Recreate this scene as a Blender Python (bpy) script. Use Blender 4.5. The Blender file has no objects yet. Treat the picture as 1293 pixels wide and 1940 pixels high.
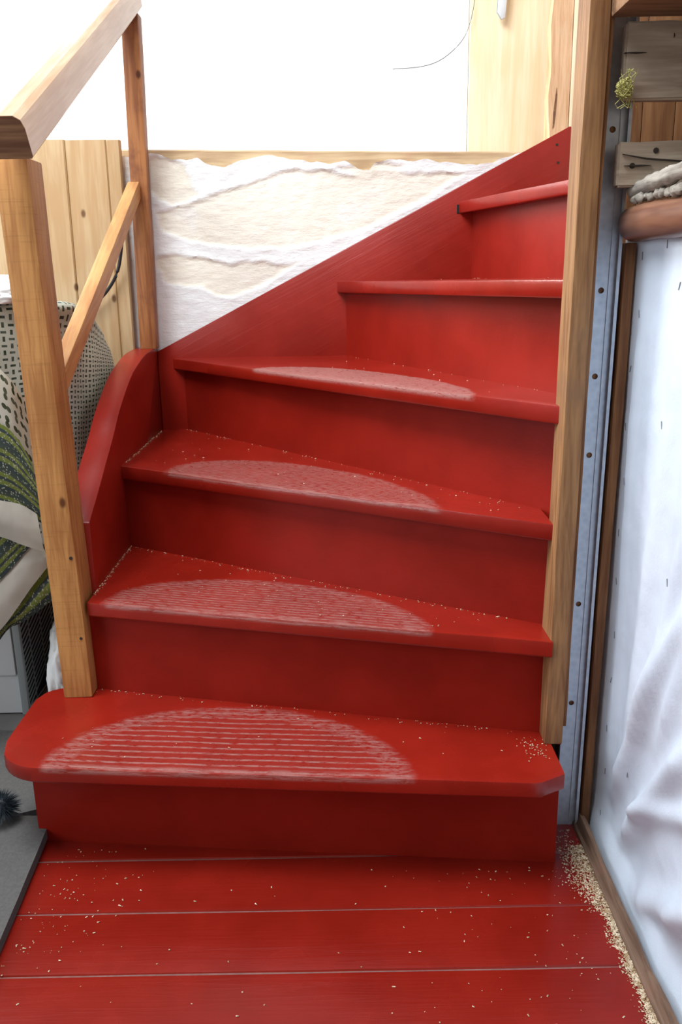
import bpy, bmesh, math, random
from mathutils import Vector, Matrix, noise
random.seed(7)
SC = bpy.context.scene
COL = SC.collection
PI = math.pi

# ------------------------------------------------------------------ camera
F_PX, PITCH, CAM_H, ROLL = 1600.0, math.radians(15.5), 1.017, math.radians(-1.04)
_F = Vector((0, math.cos(PITCH), -math.sin(PITCH)))
_U0 = Vector((0, math.sin(PITCH), math.cos(PITCH)))
_R0 = Vector((1, 0, 0))
_R = _R0 * math.cos(ROLL) + _U0 * math.sin(ROLL)
_U = -_R0 * math.sin(ROLL) + _U0 * math.cos(ROLL)
cam_data = bpy.data.cameras.new('camera')
cam_data.sensor_fit = 'VERTICAL'
cam_data.sensor_height = 24.0
cam_data.lens = F_PX / 1940.0 * 24.0
cam_data.clip_start = 0.02
cam = bpy.data.objects.new('camera', cam_data)
M = Matrix((_R, _U, -_F)).transposed().to_4x4()
M.translation = Vector((0, 0, CAM_H))
cam.matrix_world = M
COL.objects.link(cam)
SC.camera = cam

# ------------------------------------------------------------------ light
world = bpy.data.worlds.new('world')
SC.world = world
world.use_nodes = True
bg = world.node_tree.nodes['Background']
bg.inputs['Color'].default_value = (0.78, 0.89, 1.0, 1)
bg.inputs['Strength'].default_value = 0.30

def area(name, loc, target, sx, sy, power, col):
    d = bpy.data.lights.new(name, 'AREA')
    d.shape = 'RECTANGLE'; d.size = sx; d.size_y = sy
    d.energy = power; d.color = col
    o = bpy.data.objects.new(name, d)
    o.location = loc
    o.rotation_euler = (Vector(target) - Vector(loc)).to_track_quat('-Z', 'Y').to_euler()
    COL.objects.link(o)
    return o
area('skylight', (-0.8, 1.10, 2.95), (0.0, 2.0, 0.9), 1.5, 1.2, 70, (0.93, 0.97, 1.0))
area('side_window', (-2.7, 0.15, 1.5), (-0.1, 1.6, 0.5), 1.4, 1.4, 24, (0.90, 0.96, 1.0))
area('loft_window', (-2.9, 3.3, 2.5), (0.6, 3.4, 1.6), 1.6, 1.4, 125, (1.0, 0.98, 0.95))
SC.view_settings.view_transform = 'Standard'
SC.view_settings.look = 'None'
SC.view_settings.gamma = 1.0
SC.view_settings.use_curve_mapping = False
SC.view_settings.exposure = 0.55

# ------------------------------------------------------------------ helpers
def at(u, v, y):
    """point of the upright plane Y = y that is seen at a place of the photograph"""
    a = (u - 646.5) / F_PX; b = (970 - v) / F_PX
    d = _F + _R * a + _U * b
    return Vector((0, 0, CAM_H)) + d * (y / d.y)

def atz(u, v, z):
    a = (u - 646.5) / F_PX; b = (970 - v) / F_PX
    d = _F + _R * a + _U * b
    return Vector((0, 0, CAM_H)) + d * ((z - CAM_H) / d.z)

def fbm(p, o=3):
    s, a, f = 0.0, 1.0, 1.0
    for _ in range(o):
        s += a * noise.noise(Vector(p) * f); a *= .5; f *= 2.1
    return s

def link(name, me, mat, parent=None, origin=None, angle=35, smooth=True):
    """mesh in world metres -> object; its origin goes to `origin` (or its parent's place)"""
    if isinstance(me, bmesh.types.BMesh):
        bm = me
        m = bpy.data.meshes.new(name)
        bm.normal_update(); bm.to_mesh(m); bm.free()
        me = m
    o = bpy.data.objects.new(name, me)
    COL.objects.link(o)
    if parent is not None:
        base = Vector((0, 0, 0)); q = parent
        while q is not None:
            base += q.location; q = q.parent
        me.transform(Matrix.Translation(-base))
        o.parent = parent
    else:
        if origin is None:
            cs = [v.co for v in me.vertices]
            lo = Vector((min(c.x for c in cs), min(c.y for c in cs), min(c.z for c in cs)))
            hi = Vector((max(c.x for c in cs), max(c.y for c in cs), max(c.z for c in cs)))
            origin = Vector(((lo.x + hi.x) / 2, (lo.y + hi.y) / 2, lo.z))
        me.transform(Matrix.Translation(-Vector(origin)))
        o.location = origin
    if mat is not None and not me.materials:
        me.materials.append(mat)
    if smooth:
        me.shade_smooth()
        me.set_sharp_from_angle(angle=math.radians(angle))
    return o

def tag(o, label=None, cat=None, group=None, kind=None):
    if label: o['label'] = label
    if cat: o['category'] = cat
    if group: o['group'] = group
    if kind: o['kind'] = kind
    return o

def thing(name, loc, label, cat, group=None):
    o = bpy.data.objects.new(name, None)
    o.empty_display_size = .05
    o.location = loc
    COL.objects.link(o)
    return tag(o, label, cat, group)

def struct(name, bm, mat, parent=None, **k):
    o = link(name, bm, mat, parent, **k)
    if parent is None: o['kind'] = 'structure'
    return o

def add_box(bm, lo, hi, bevel=0.0, mat=None):
    lo, hi = Vector(lo), Vector(hi)
    r = bmesh.ops.create_cube(bm, size=1)
    vs = r['verts']
    for v in vs:
        v.co = Vector(((v.co.x + .5) * (hi.x - lo.x) + lo.x, (v.co.y + .5) * (hi.y - lo.y) + lo.y, (v.co.z + .5) * (hi.z - lo.z) + lo.z))
    if bevel:
        es = list({e for v in vs for e in v.link_edges})
        bmesh.ops.bevel(bm, geom=es, offset=bevel, segments=2, affect='EDGES', profile=.6)
    return vs

def box(lo, hi, bevel=0.0):
    bm = bmesh.new(); add_box(bm, lo, hi, bevel); return bm

def beam(p, q, w, h, bevel=.002, up=(0, 0, 1), segs=1, wob=0.0, seed=0):
    """rectangular bar from p to q; w across, h along up"""
    p, q = Vector(p), Vector(q)
    d = (q - p); L = d.length; d.normalize()
    r = d.cross(Vector(up)).normalized(); u = r.cross(d).normalized()
    bm = bmesh.new()
    rings = []
    for i in range(segs + 1):
        c = p + d * (L * i / segs)
        ring = []
        for sx, sz in ((-1, -1), (1, -1), (1, 1), (-1, 1)):
            o_ = Vector((0, 0, 0))
            if wob:
                n1 = noise.noise(Vector((i * .35 + seed * 7.3, sx * 3.1, sz * 1.7)))
                n2 = noise.noise(Vector((i * .35 + seed * 3.3, sx * 1.3, sz * 5.7 + 9)))
                o_ = r * n1 * wob + u * n2 * wob
            ring.append(bm.verts.new(c + r * (sx * w / 2) + u * (sz * h / 2) + o_))
        rings.append(ring)
    for i in range(segs):
        for k in range(4):
            bm.faces.new((rings[i][k], rings[i][(k + 1) % 4], rings[i + 1][(k + 1) % 4], rings[i + 1][k]))
    bm.faces.new(rings[0][::-1]); bm.faces.new(rings[-1])
    bmesh.ops.recalc_face_normals(bm, faces=bm.faces)
    if bevel:
        es = [e for e in bm.edges if len(e.link_faces) == 2 and e.calc_face_angle() > .7]
        bmesh.ops.bevel(bm, geom=es, offset=bevel, segments=2, affect='EDGES', profile=.6)
    return bm

def prism(pts, axis, a, b, bevel=0.0, segments=2):
    """closed outline (2D) pulled from a to b along axis 'x','y','z'"""
    def mk(p, t):
        if axis == 'x': return (t, p[0], p[1])
        if axis == 'y': return (p[0], t, p[1])
        return (p[0], p[1], t)
    bm = bmesh.new()
    A = [bm.verts.new(mk(p, a)) for p in pts]
    B = [bm.verts.new(mk(p, b)) for p in pts]
    n = len(pts)
    bm.faces.new(A); bm.faces.new(B[::-1])
    for i in range(n):
        bm.faces.new((A[i], A[(i + 1) % n], B[(i + 1) % n], B[i]))
    bmesh.ops.recalc_face_normals(bm, faces=bm.faces)
    if bevel:
        es = [e for e in bm.edges if len(e.link_faces) == 2 and e.calc_face_angle() > .6]
        bmesh.ops.bevel(bm, geom=es, offset=bevel, segments=segments, affect='EDGES', profile=.5)
    return bm

def tube(path, rad, n=10, jitter=0.0, cap=True, seed=0):
    path = [Vector(p) for p in path]
    bm = bmesh.new(); rings = []
    for i, c in enumerate(path):
        d = (path[min(i + 1, len(path) - 1)] - path[max(i - 1, 0)]).normalized()
        ref = Vector((0, 0, 1)) if abs(d.z) < .9 else Vector((1, 0, 0))
        r = d.cross(ref).normalized(); u = r.cross(d)
        R = rad[i] if isinstance(rad, (list, tuple)) else rad
        ring = []
        for k in range(n):
            t = 2 * PI * k / n
            rr = R * (1 + jitter * noise.noise(Vector((math.cos(t) * 1.2 + seed, math.sin(t) * 1.2, i * .55))))
            ring.append(bm.verts.new(c + r * math.cos(t) * rr + u * math.sin(t) * rr))
        rings.append(ring)
    for a, b in zip(rings, rings[1:]):
        for k in range(n):
            bm.faces.new((a[k], a[(k + 1) % n], b[(k + 1) % n], b[k]))
    if cap:
        bm.faces.new(rings[0][::-1]); bm.faces.new(rings[-1])
    bmesh.ops.recalc_face_normals(bm, faces=bm.faces)
    return bm

def cat(p0, p1, p2, p3, t):
    return .5 * ((2 * p1) + (p2 - p0) * t + (2 * p0 - 5 * p1 + 4 * p2 - p3) * t * t + (3 * p1 - p0 - 3 * p2 + p3) * t ** 3)

def spline(pts, n):
    pts = [Vector(p) for p in pts]; out = []
    m = len(pts) - 1
    for i in range(n + 1):
        s = i / n * m; k = min(int(s), m - 1); t = s - k
        g = lambda j: pts[max(0, min(m, j))]
        out.append(cat(g(k - 1), g(k), g(k + 1), g(k + 2), t))
    return out

def surf(ctrl, nu, nv, disp=None, thick=0.0):
    """smooth sheet through a grid of control points (rows of points); UV in metres"""
    rows = [spline(r, nu) for r in ctrl]
    cols = [spline([rows[j][i] for j in range(len(rows))], nv) for i in range(nu + 1)]
    P = [[cols[i][j].copy() for i in range(nu + 1)] for j in range(nv + 1)]
    if disp:
        Q = [[None] * (nu + 1) for _ in range(nv + 1)]
        for j in range(nv + 1):
            for i in range(nu + 1):
                a = P[j][min(i + 1, nu)] - P[j][max(i - 1, 0)]
                b = P[min(j + 1, nv)][i] - P[max(j - 1, 0)][i]
                n = a.cross(b)
                n = n.normalized() if n.length > 1e-9 else Vector((0, -1, 0))
                Q[j][i] = P[j][i] + n * disp(P[j][i], i / nu, j / nv)
        P = Q
    bm = bmesh.new()
    uv = bm.loops.layers.uv.new('UVMap')
    V = [[bm.verts.new(p) for p in r] for r in P]
    su = [0.0]; mid = len(P) // 2
    for i in range(nu): su.append(su[-1] + (P[mid][i + 1] - P[mid][i]).length)
    sv = [0.0]; midc = nu // 2
    for j in range(nv): sv.append(sv[-1] + (P[j + 1][midc] - P[j][midc]).length)
    for j in range(nv):
        for i in range(nu):
            f = bm.faces.new((V[j][i], V[j][i + 1], V[j + 1][i + 1], V[j + 1][i]))
            for l, (ii, jj) in zip(f.loops, ((i, j), (i + 1, j), (i + 1, j + 1), (i, j + 1))):
                l[uv].uv = (su[ii], sv[jj])
    if thick:
        bmesh.ops.solidify(bm, geom=bm.faces[:], thickness=thick)
    return bm

# ------------------------------------------------------------------ materials
class NT:
    def __init__(s, name):
        s.m = bpy.data.materials.new(name); s.m.use_nodes = True
        s.t = s.m.node_tree; s.b = s.t.nodes['Principled BSDF']
    def n(s, typ, **k):
        x = s.t.nodes.new(typ)
        for a, b in k.items(): setattr(x, a, b)
        return x
    def con(s, a, b): s.t.links.new(a, b)
    def put(s, sock, val):
        if isinstance(val, bpy.types.NodeSocket): s.con(val, sock)
        else: sock.default_value = val
    def math(s, op, a, b=0.0, c=None):
        x = s.n('ShaderNodeMath', operation=op)
        s.put(x.inputs[0], a); s.put(x.inputs[1], b)
        if c is not None: s.put(x.inputs[2], c)
        return x.outputs[0]
    def coord(s, which='Object', scale=(1, 1, 1), loc=(0, 0, 0), rot=(0, 0, 0)):
        tc = s.n('ShaderNodeTexCoord'); mp = s.n('ShaderNodeMapping')
        mp.inputs['Scale'].default_value = scale; mp.inputs['Location'].default_value = loc; mp.inputs['Rotation'].default_value = rot
        s.con(tc.outputs[which], mp.inputs['Vector']); return mp.outputs[0]
    def turned(s, rot, scale, loc=(0, 0, 0)):
        a = s.coord('Object', rot=rot, loc=loc); mp = s.n('ShaderNodeMapping')
        mp.inputs['Scale'].default_value = scale; s.con(a, mp.inputs['Vector']); return mp.outputs[0]
    def noise(s, vec, scale, detail=3, rough=.5, dist=0.0):
        x = s.n('ShaderNodeTexNoise'); s.con(vec, x.inputs['Vector'])
        x.inputs['Scale'].default_value = scale; x.inputs['Detail'].default_value = detail
        x.inputs['Roughness'].default_value = rough; x.inputs['Distortion'].default_value = dist
        return x.outputs['Fac']
    def voro(s, vec, scale, feature='F1'):
        x = s.n('ShaderNodeTexVoronoi', feature=feature); s.con(vec, x.inputs['Vector']); x.inputs['Scale'].default_value = scale
        return x.outputs['Distance']
    def ramp(s, fac, stops):
        x = s.n('ShaderNodeValToRGB'); s.put(x.inputs[0], fac)
        e = x.color_ramp.elements
        while len(e) < len(stops): e.new(.5)
        for el, (p, c) in zip(e, stops):
            el.position = p; el.color = (c[0], c[1], c[2], 1) if not isinstance(c, float) else (c, c, c, 1)
        return x.outputs[0]
    def step(s, fac, a, b):
        x = s.n('ShaderNodeMapRange', interpolation_type='SMOOTHSTEP'); s.put(x.inputs[0], fac)
        x.inputs[1].default_value = a; x.inputs[2].default_value = b
        return x.outputs[0]
    def mix(s, fac, a, b):
        x = s.n('ShaderNodeMix', data_type='RGBA'); s.put(x.inputs[0], fac)
        for sock, v in ((x.inputs[6], a), (x.inputs[7], b)):
            if isinstance(v, bpy.types.NodeSocket): s.con(v, sock)
            else: sock.default_value = (v[0], v[1], v[2], 1)
        return x.outputs[2]
    def bump(s, h, strength, dist):
        x = s.n('ShaderNodeBump'); s.con(h, x.inputs['Height'])
        x.inputs['Strength'].default_value = strength; x.inputs['Distance'].default_value = dist
        s.con(x.outputs[0], s.b.inputs['Normal']); return x
    def set(s, col=None, rough=None, spec=None, metal=None):
        if col is not None: s.put(s.b.inputs['Base Color'], col if isinstance(col, bpy.types.NodeSocket) else (col[0], col[1], col[2], 1))
        if rough is not None: s.put(s.b.inputs['Roughness'], rough)
        if spec is not None: s.b.inputs['Specular IOR Level'].default_value = spec
        if metal is not None: s.b.inputs['Metallic'].default_value = metal
        return s

def wood(name, light, dark, axis='z', rough=.6, grain=1.0, knots=0.0, saw=0.0, stain=None, seed=0, spec=.3, bump=.35):
    n = NT(name)
    st = {'x': (.07, 1, 1), 'y': (1, .07, 1), 'z': (1, 1, .07), 's': (1, .07, 1)}[axis]
    base = n.coord('Object', loc=(seed * 3.7, seed * 1.9, seed * 5.1))
    v = n.turned((math.radians(-25.5), 0, 0), st) if axis == 's' else n.coord('Object', scale=st, loc=(seed * 1.3, seed * 2.9, seed * .7))
    wob = n.noise(base, 5, 2)
    g1 = n.noise(v, 55 * grain, 4, .6, .8)
    g2 = n.noise(v, 180 * grain, 2, .5)
    f = n.math('ADD', n.math('MULTIPLY', g1, .75), n.math('MULTIPLY', g2, .35))
    f = n.math('ADD', f, n.math('MULTIPLY', n.math('SUBTRACT', wob, .5), .5))
    col = n.mix(n.step(f, .36, .74), light, dark)
    if saw:
        ss = {'x': (1, .05, .05), 'y': (.05, 1, .05), 'z': (.05, .05, 1)}[axis]
        sv = n.noise(n.coord('Object', scale=ss), 260, 2, .6)
        col = n.mix(n.math('MULTIPLY', n.step(sv, .55, .75), saw), col, [c * .55 for c in dark])
    if stain:
        sn = n.noise(base, 9, 4, .6)
        col = n.mix(n.math('MULTIPLY', n.step(sn, .5, .72), .8), col, stain)
    if knots:
        kx = n.n('ShaderNodeTexVoronoi', voronoi_dimensions='2D'); kx.inputs['Scale'].default_value = knots
        n.con(n.coord('Object', scale=(1, 1, .6), rot=(-PI / 2, 0, 0), loc=(seed * 2.1 + .4, seed * .9, 0)), kx.inputs['Vector']); kv = kx.outputs['Distance']
        col = n.mix(n.math('SUBTRACT', 1, n.step(kv, .0030 * knots, .0088 * knots)), col, (dark[0] * .35, dark[1] * .28, dark[2] * .25))
    n.set(col, rough, spec)
    n.bump(f, bump, .0015)
    return n.m

def plain(name, col, rough=.6, var=.12, scale=20, spec=.4, metal=0.0, bump=0.0):
    n = NT(name)
    f = n.noise(n.coord(), scale, 4, .6)
    a = [c * (1 - var) for c in col]; b = [min(1, c * (1 + var)) for c in col]
    n.set(n.mix(f, a, b), rough, spec, metal)
    if bump: n.bump(f, bump, .003)
    return n.m

RED = (0.25, 0.0115, 0.0055)
def red_paint(name, axis='x', rough=.27, seed=0, wear=None, scuff=.25, spec=.42, tone=1.0):
    """glossy red floor paint over brushed softwood; wear = (centre, half length, depth, stripe pitch, solid, line)"""
    n = NT(name)
    st = {'x': (.06, 1, 1), 'y': (1, .06, 1), 'z': (1, 1, .06), 'd': (.12, 1, .12)}[axis]
    base = n.coord('Object', loc=(seed * 2.3, seed * .7, seed * 1.1))
    v = n.turned((0, math.radians(26.6), 0), (.06, 1, 1)) if axis == 'd' else n.coord('Object', scale=st, loc=(seed, seed * .3, 0))
    g = n.noise(v, 75, 4, .6, .6)
    blot = n.noise(base, 6, 3, .6)
    col = n.mix(n.step(blot, .3, .75), [c * .88 * tone for c in RED], [c * 1.12 * tone for c in RED])
    sc = n.noise(v, 30, 5, .75)
    patch = n.noise(base, 4.5, 2)
    sm = n.math('MULTIPLY', n.step(sc, .64, .78), n.step(patch, .48, .7))
    col = n.mix(n.math('MULTIPLY', sm, scuff), col, (.36, .10, .08))
    ro = n.math('ADD', rough, n.math('MULTIPLY', n.math('SUBTRACT', blot, .5), .16))
    h = n.math('MULTIPLY', g, 1.0)
    if wear:
        cu, hl, dep, pitch, solid, line = wear
        tc = n.n('ShaderNodeTexCoord'); sp = n.n('ShaderNodeSeparateXYZ'); n.con(tc.outputs['UV'], sp.inputs[0])
        u, w = sp.outputs[0], sp.outputs[1]
        jit = n.math('MULTIPLY', n.math('SUBTRACT', n.noise(tc.outputs['UV'], 20, 4, .65), .5), .22)
        ex = n.math('DIVIDE', n.math('SUBTRACT', u, cu), hl)
        ey = n.math('DIVIDE', w, dep)
        r2 = n.math('ADD', n.math('POWER', n.math('ABSOLUTE', ex), 2.0), n.math('POWER', n.math('ABSOLUTE', ey), 2.0))
        inside = n.math('MULTIPLY', n.math('SUBTRACT', 1, n.step(n.math('ADD', r2, jit), .86, 1.0)), n.step(w, -.014, -.004))
        fr = n.math('FRACT', n.math('DIVIDE', n.math('ADD', w, n.math('MULTIPLY', jit, .006)), pitch))
        tri = n.math('ABSOLUTE', n.math('SUBTRACT', fr, .5))
        stripe = n.math('SUBTRACT', 1, n.step(tri, line * .5, line * .5 + .12))
        brk = n.noise(n.coord('UV', scale=(1, 3, 1)), 55, 4, .7)
        stripe = n.math('MULTIPLY', stripe, n.step(brk, .34, .56))
        ring = n.math('MULTIPLY', n.step(r2, .62, .72), n.step(brk, .38, .6))
        lip = n.math('MULTIPLY', n.math('SUBTRACT', 1, n.step(w, .010, .022)), n.step(n.noise(n.coord('UV', scale=(1, 4, 1)), 16, 4, .65), .36, .62))
        fill = n.math('MAXIMUM', n.math('MULTIPLY', ring, .6), n.math('MULTIPLY', n.step(brk, .30, .52), solid))
        k = n.math('MAXIMUM', n.math('MAXIMUM', stripe, fill), n.math('MULTIPLY', lip, .8))
        k = n.math('MULTIPLY', k, inside)
        k = n.math('MINIMUM', k, 1.0)
        fine = n.noise(n.coord('UV'), 420, 2)
        dust = n.mix(fine, (.30, .15, .13), (.52, .36, .33))
        col = n.mix(n.math('MULTIPLY', k, .50), col, dust)
        ro = n.math('ADD', ro, n.math('MULTIPLY', k, .10))
        h = n.math('ADD', h, n.math('MULTIPLY', k, n.math('ADD', n.math('MULTIPLY', fine, .8), .8)))
    n.set(col, ro, spec)
    n.bump(h, .5 if 'floor' in name or 'string' in name else .30, .0012)
    return n.m

MT = {}
MT['riser'] = red_paint('red_paint_riser', 'x', .36, 1, spec=.24)
MT['stringer'] = red_paint('red_paint_stringer', 'd', .33, 2)
MT['curb'] = red_paint('red_paint_curb', 'y', .30, 3, scuff=.1)
MT['plank'] = red_paint('red_paint_floor', 'x', .26, 4, scuff=.35, tone=.84)
MT['red_plain'] = red_paint('red_paint_tread', 'x', .26, 5)
MT['newel'] = wood('newel_wood', (.52, .255, .082), (.33, .135, .04), 'z', .55, 1.2, 5.2, .25, seed=1.35)
MT['cpost'] = wood('corner_post_wood', (.40, .165, .058), (.22, .075, .028), 'z', .5, 1.0, 6, seed=2, stain=(.17, .055, .025))
MT['rail'] = wood('handrail_wood', (.64, .44, .30), (.50, .30, .18), 's', .2, .8, seed=3, spec=.6)
MT['midrail'] = wood('mid_rail_wood', (.58, .31, .12), (.42, .19, .07), 's', .45, .9, seed=4)
MT['rpost'] = wood('right_post_wood', (.33, .175, .072), (.17, .075, .03), 'z', .6, 1.3, 3.0, seed=5, stain=(.22, .12, .06))
MT['batten'] = wood('batten_wood', (.26, .125, .05), (.13, .052, .02), 'z', .6, 1.2, seed=6)
MT['pine'] = wood('fresh_pine', (.53, .38, .215), (.44, .275, .135), 'z', .5, .7, 8.5, seed=7, bump=.15)
MT['pale_pine'] = wood('pale_pine', (.88, .76, .55), (.80, .64, .40), 'z', .5, .6, seed=8, bump=.1)
MT['old_stud'] = wood('old_stud_wood', (.72, .48, .29), (.52, .28, .14), 'z', .7, 1.2, 4, seed=9, stain=(.6, .42, .27))
MT['plate'] = wood('wall_plate_wood', (.55, .40, .24), (.38, .25, .14), 'x', .8, 1.0, seed=10, stain=(.50, .26, .17))
MT['grey_board'] = wood('weathered_board', (.46, .39, .31), (.28, .22, .165), 'x', .8, 1.0, seed=11, stain=(.32, .26, .20))
MT['drift'] = wood('bleached_branch', (.32, .29, .25), (.14, .12, .10), 'y', .9, 1.6, seed=12, bump=.9)
MT['log'] = wood('peeled_log', (.23, .105, .06), (.12, .045, .026), 'y', .33, .7, seed=13, spec=.55)
MT['brown_planks'] = wood('brown_lining', (.30, .15, .065), (.17, .07, .03), 'z', .55, .9, seed=14)
MT['beam_old'] = wood('old_beam', (.27, .15, .075), (.13, .06, .03), 'x', .75, .9, seed=15)
MT['edging'] = wood('edging_wood', (.20, .125, .085), (.10, .055, .036), 'y', .75, 1.2, seed=16, stain=(.22, .10, .07))
MT['white_wall'] = plain('white_paint', (.86, .87, .87), .7, .03, 3)
MT['ceil'] = plain('ceiling_paint', (.55, .52, .47), .8, .05, 3)
MT['dim_wall'] = plain('room_wall', (.42, .36, .30), .8, .08, 3)
MT['grey_wall'] = plain('rough_render', (.50, .50, .50), .9, .18, 22, bump=.6)
MT['mat'] = plain('grey_felt', (.10, .096, .092), .95, .30, 160, .1, bump=.5)
MT['grey_floor'] = plain('grey_floor', (.16, .155, .15), .7, .15, 30)
MT['white_enamel'] = plain('white_enamel', (.62, .65, .67), .35, .02, 6)
MT['alu'] = plain('grey_trim', (.33, .36, .37), .45, .05, 9, metal=.3)
MT['dark'] = plain('dark_recess', (.012, .012, .012), .9, .1, 9)
MT['black'] = plain('black_plastic', (.02, .02, .022), .4, .1, 9)
MT['bristle'] = plain('blue_black_bristle', (.018, .027, .036), .55, .35, 90)
MT['dark_board'] = plain('dark_board', (.05, .055, .06), .5, .1, 9)
MT['white_cloth'] = plain('white_cotton', (.80, .80, .80), .9, .03, 40, .1, bump=.1)
MT['tow'] = plain('yellow_tow', (.46, .43, .16), .9, .3, 80, .1)
MT['staple'] = plain('staple_steel', (.30, .31, .33), .4, .1, 40, metal=.7)
MT['nailhole'] = plain('rusty_nail', (.025, .016, .012), .8, .2, 90)

def galv():
    n = NT('galvanised_steel')
    v = n.coord(); sp = n.voro(v, 90)
    st = n.noise(n.coord('Object', scale=(1, 1, .05)), 60, 3)
    col = n.mix(sp, (.40, .48, .58), (.55, .63, .72))
    col = n.mix(n.math('MULTIPLY', n.step(st, .5, .8), .35), col, (.30, .38, .50))
    n.set(col, .36, .5, .35); n.bump(st, .08, .001); return n.m
MT['galv'] = galv()

def dust_mat():
    n = NT('wood_shavings')
    f = n.noise(n.coord(), 140, 2)
    n.set(n.mix(n.step(f, .35, .65), (.40, .27, .15), (.72, .60, .44)), .8, .2); return n.m
MT['dust'] = dust_mat()

def sheet_mat():
    n = NT('white_sheeting')
    f = n.noise(n.coord(), 7, 3); w = n.noise(n.coord(), 420, 1)
    n.set(n.mix(f, (.54, .62, .73), (.60, .67, .77)), .55, .3)
    n.bump(n.math('ADD', n.noise(n.coord(), 26, 4, .6), n.math('MULTIPLY', w, .12)), .25, .006); return n.m
MT['sheet'] = sheet_mat()

def plaster_mat():
    n = NT('peeling_plaster')
    a = n.n('ShaderNodeAttribute', attribute_name='layer')
    base = n.coord()
    f = n.noise(base, 9, 4, .6); g = n.noise(base, 45, 4, .6)
    cream = n.mix(f, (.76, .72, .61), (.80, .77, .69))
    white = n.mix(f, (.77, .79, .80), (.83, .84, .83))
    cr = n.mix(n.math('MULTIPLY', n.step(f, .55, .75), .5), cream, white)
    col = n.mix(a.outputs['Fac'], cr, white)
    n.set(col, .85, .2)
    strk = n.noise(n.coord('Object', scale=(.35, 1, 1), rot=(0, .1, 0)), 85, 4, .65)
    n.bump(n.math('ADD', strk, n.math('MULTIPLY', g, .6)), .55, .004); return n.m
MT['plaster'] = plaster_mat()

def fabric(name, pitch, a, b, ink, ground=(.66, .68, .60), blob=False):
    """printed dashes: every other cell upright, every other lying"""
    n = NT(name)
    tc = n.n('ShaderNodeTexCoord'); sp = n.n('ShaderNodeSeparateXYZ'); n.con(tc.outputs['UV'], sp.inputs[0])
    u = n.math('DIVIDE', sp.outputs[0], pitch); v = n.math('DIVIDE', sp.outputs[1], pitch)
    par = n.math('FRACT', n.math('MULTIPLY', n.math('ADD', n.math('FLOOR', u), n.math('FLOOR', v)), .5))
    par = n.math('GREATER_THAN', par, .25)
    x = n.math('ABSOLUTE', n.math('SUBTRACT', n.math('FRACT', u), .5))
    y = n.math('ABSOLUTE', n.math('SUBTRACT', n.math('FRACT', v), .5))
    def dash(p, q):
        if blob:
            d1 = n.math('ADD', n.math('POWER', n.math('DIVIDE', n.math('SUBTRACT', p, a * .52), a * .58), 2.0), n.math('POWER', n.math('DIVIDE', q, b), 2.0))
            return n.math('LESS_THAN', d1, 1.0)
        return n.math('MULTIPLY', n.math('LESS_THAN', p, a), n.math('LESS_THAN', q, b))
    m = n.math('ADD', n.math('MULTIPLY', par, dash(x, y)), n.math('MULTIPLY', n.math('SUBTRACT', 1, par), dash(y, x)))
    fade = n.noise(tc.outputs['UV'], 60, 2)
    m = n.math('MULTIPLY', m, n.math('ADD', .6, n.math('MULTIPLY', fade, .6)))
    m = n.math('MINIMUM', m, 1.0)
    n.set(n.mix(m, ground, ink), .9, .1)
    n.bump(n.noise(n.coord('UV'), 900, 1), .1, .0005)
    return n.m
MT['fab_small'] = fabric('dash_print_cotton', .0155, .36, .17, (.035, .055, .03))
MT['fab_big'] = fabric('knot_print_cotton', .027, .40, .20, (.05, .065, .022), (.68, .66, .58), True)

def border():
    n = NT('green_print_border')
    tc = n.n('ShaderNodeTexCoord'); sp = n.n('ShaderNodeSeparateXYZ'); n.con(tc.outputs['UV'], sp.inputs[0])
    v = n.math('FRACT', n.math('DIVIDE', sp.outputs[1], .047))
    band = n.ramp(v, [(0, (.22, .26, .06)), (.16, (.22, .26, .06)), (.2, (.07, .085, .09)), (.3, (.07, .085, .09)), (.34, (.25, .28, .08)), (.52, (.20, .25, .06)), (.56, (.06, .08, .085)), (1, (.09, .11, .085))])
    n_ = [e for e in n.t.nodes if e.type == 'VALTORGB'][0]; n_.color_ramp.interpolation = 'LINEAR'
    vo = n.voro(n.coord('UV'), 210)
    col = n.mix(n.math('MULTIPLY', n.math('SUBTRACT', 1, n.step(vo, .22, .36)), n.step(n.noise(tc.outputs['UV'], 70, 2), .36, .52)), band, (.58, .58, .46))
    n.set(col, .9, .1); return n.m
MT['border'] = border()
MT['cream'] = plain('cream_hem', (.62, .58, .51), .9, .05, 30, .1, bump=.05)

# ------------------------------------------------------------------ heights
H = [0.0] + [0.208 + .2 * i for i in range(7)]
TT = 0.03                      # tread thickness
XL, XLO = -0.505, -0.562       # inner and outer face of the left string
YW = 2.39                      # face of the back string
T_NOSE = {1: ((-.62, 1.300), (.368, 1.224)), 2: ((-.505, 1.562), (.360, 1.336)), 3: ((-.505, 1.905), (.360, 1.373)),
          4: ((-.462, 2.39), (.361, 1.377)), 5: ((0.0, 2.39), (.385, 1.42)), 6: ((.330, 2.39), (.588, 1.56))}

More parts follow.
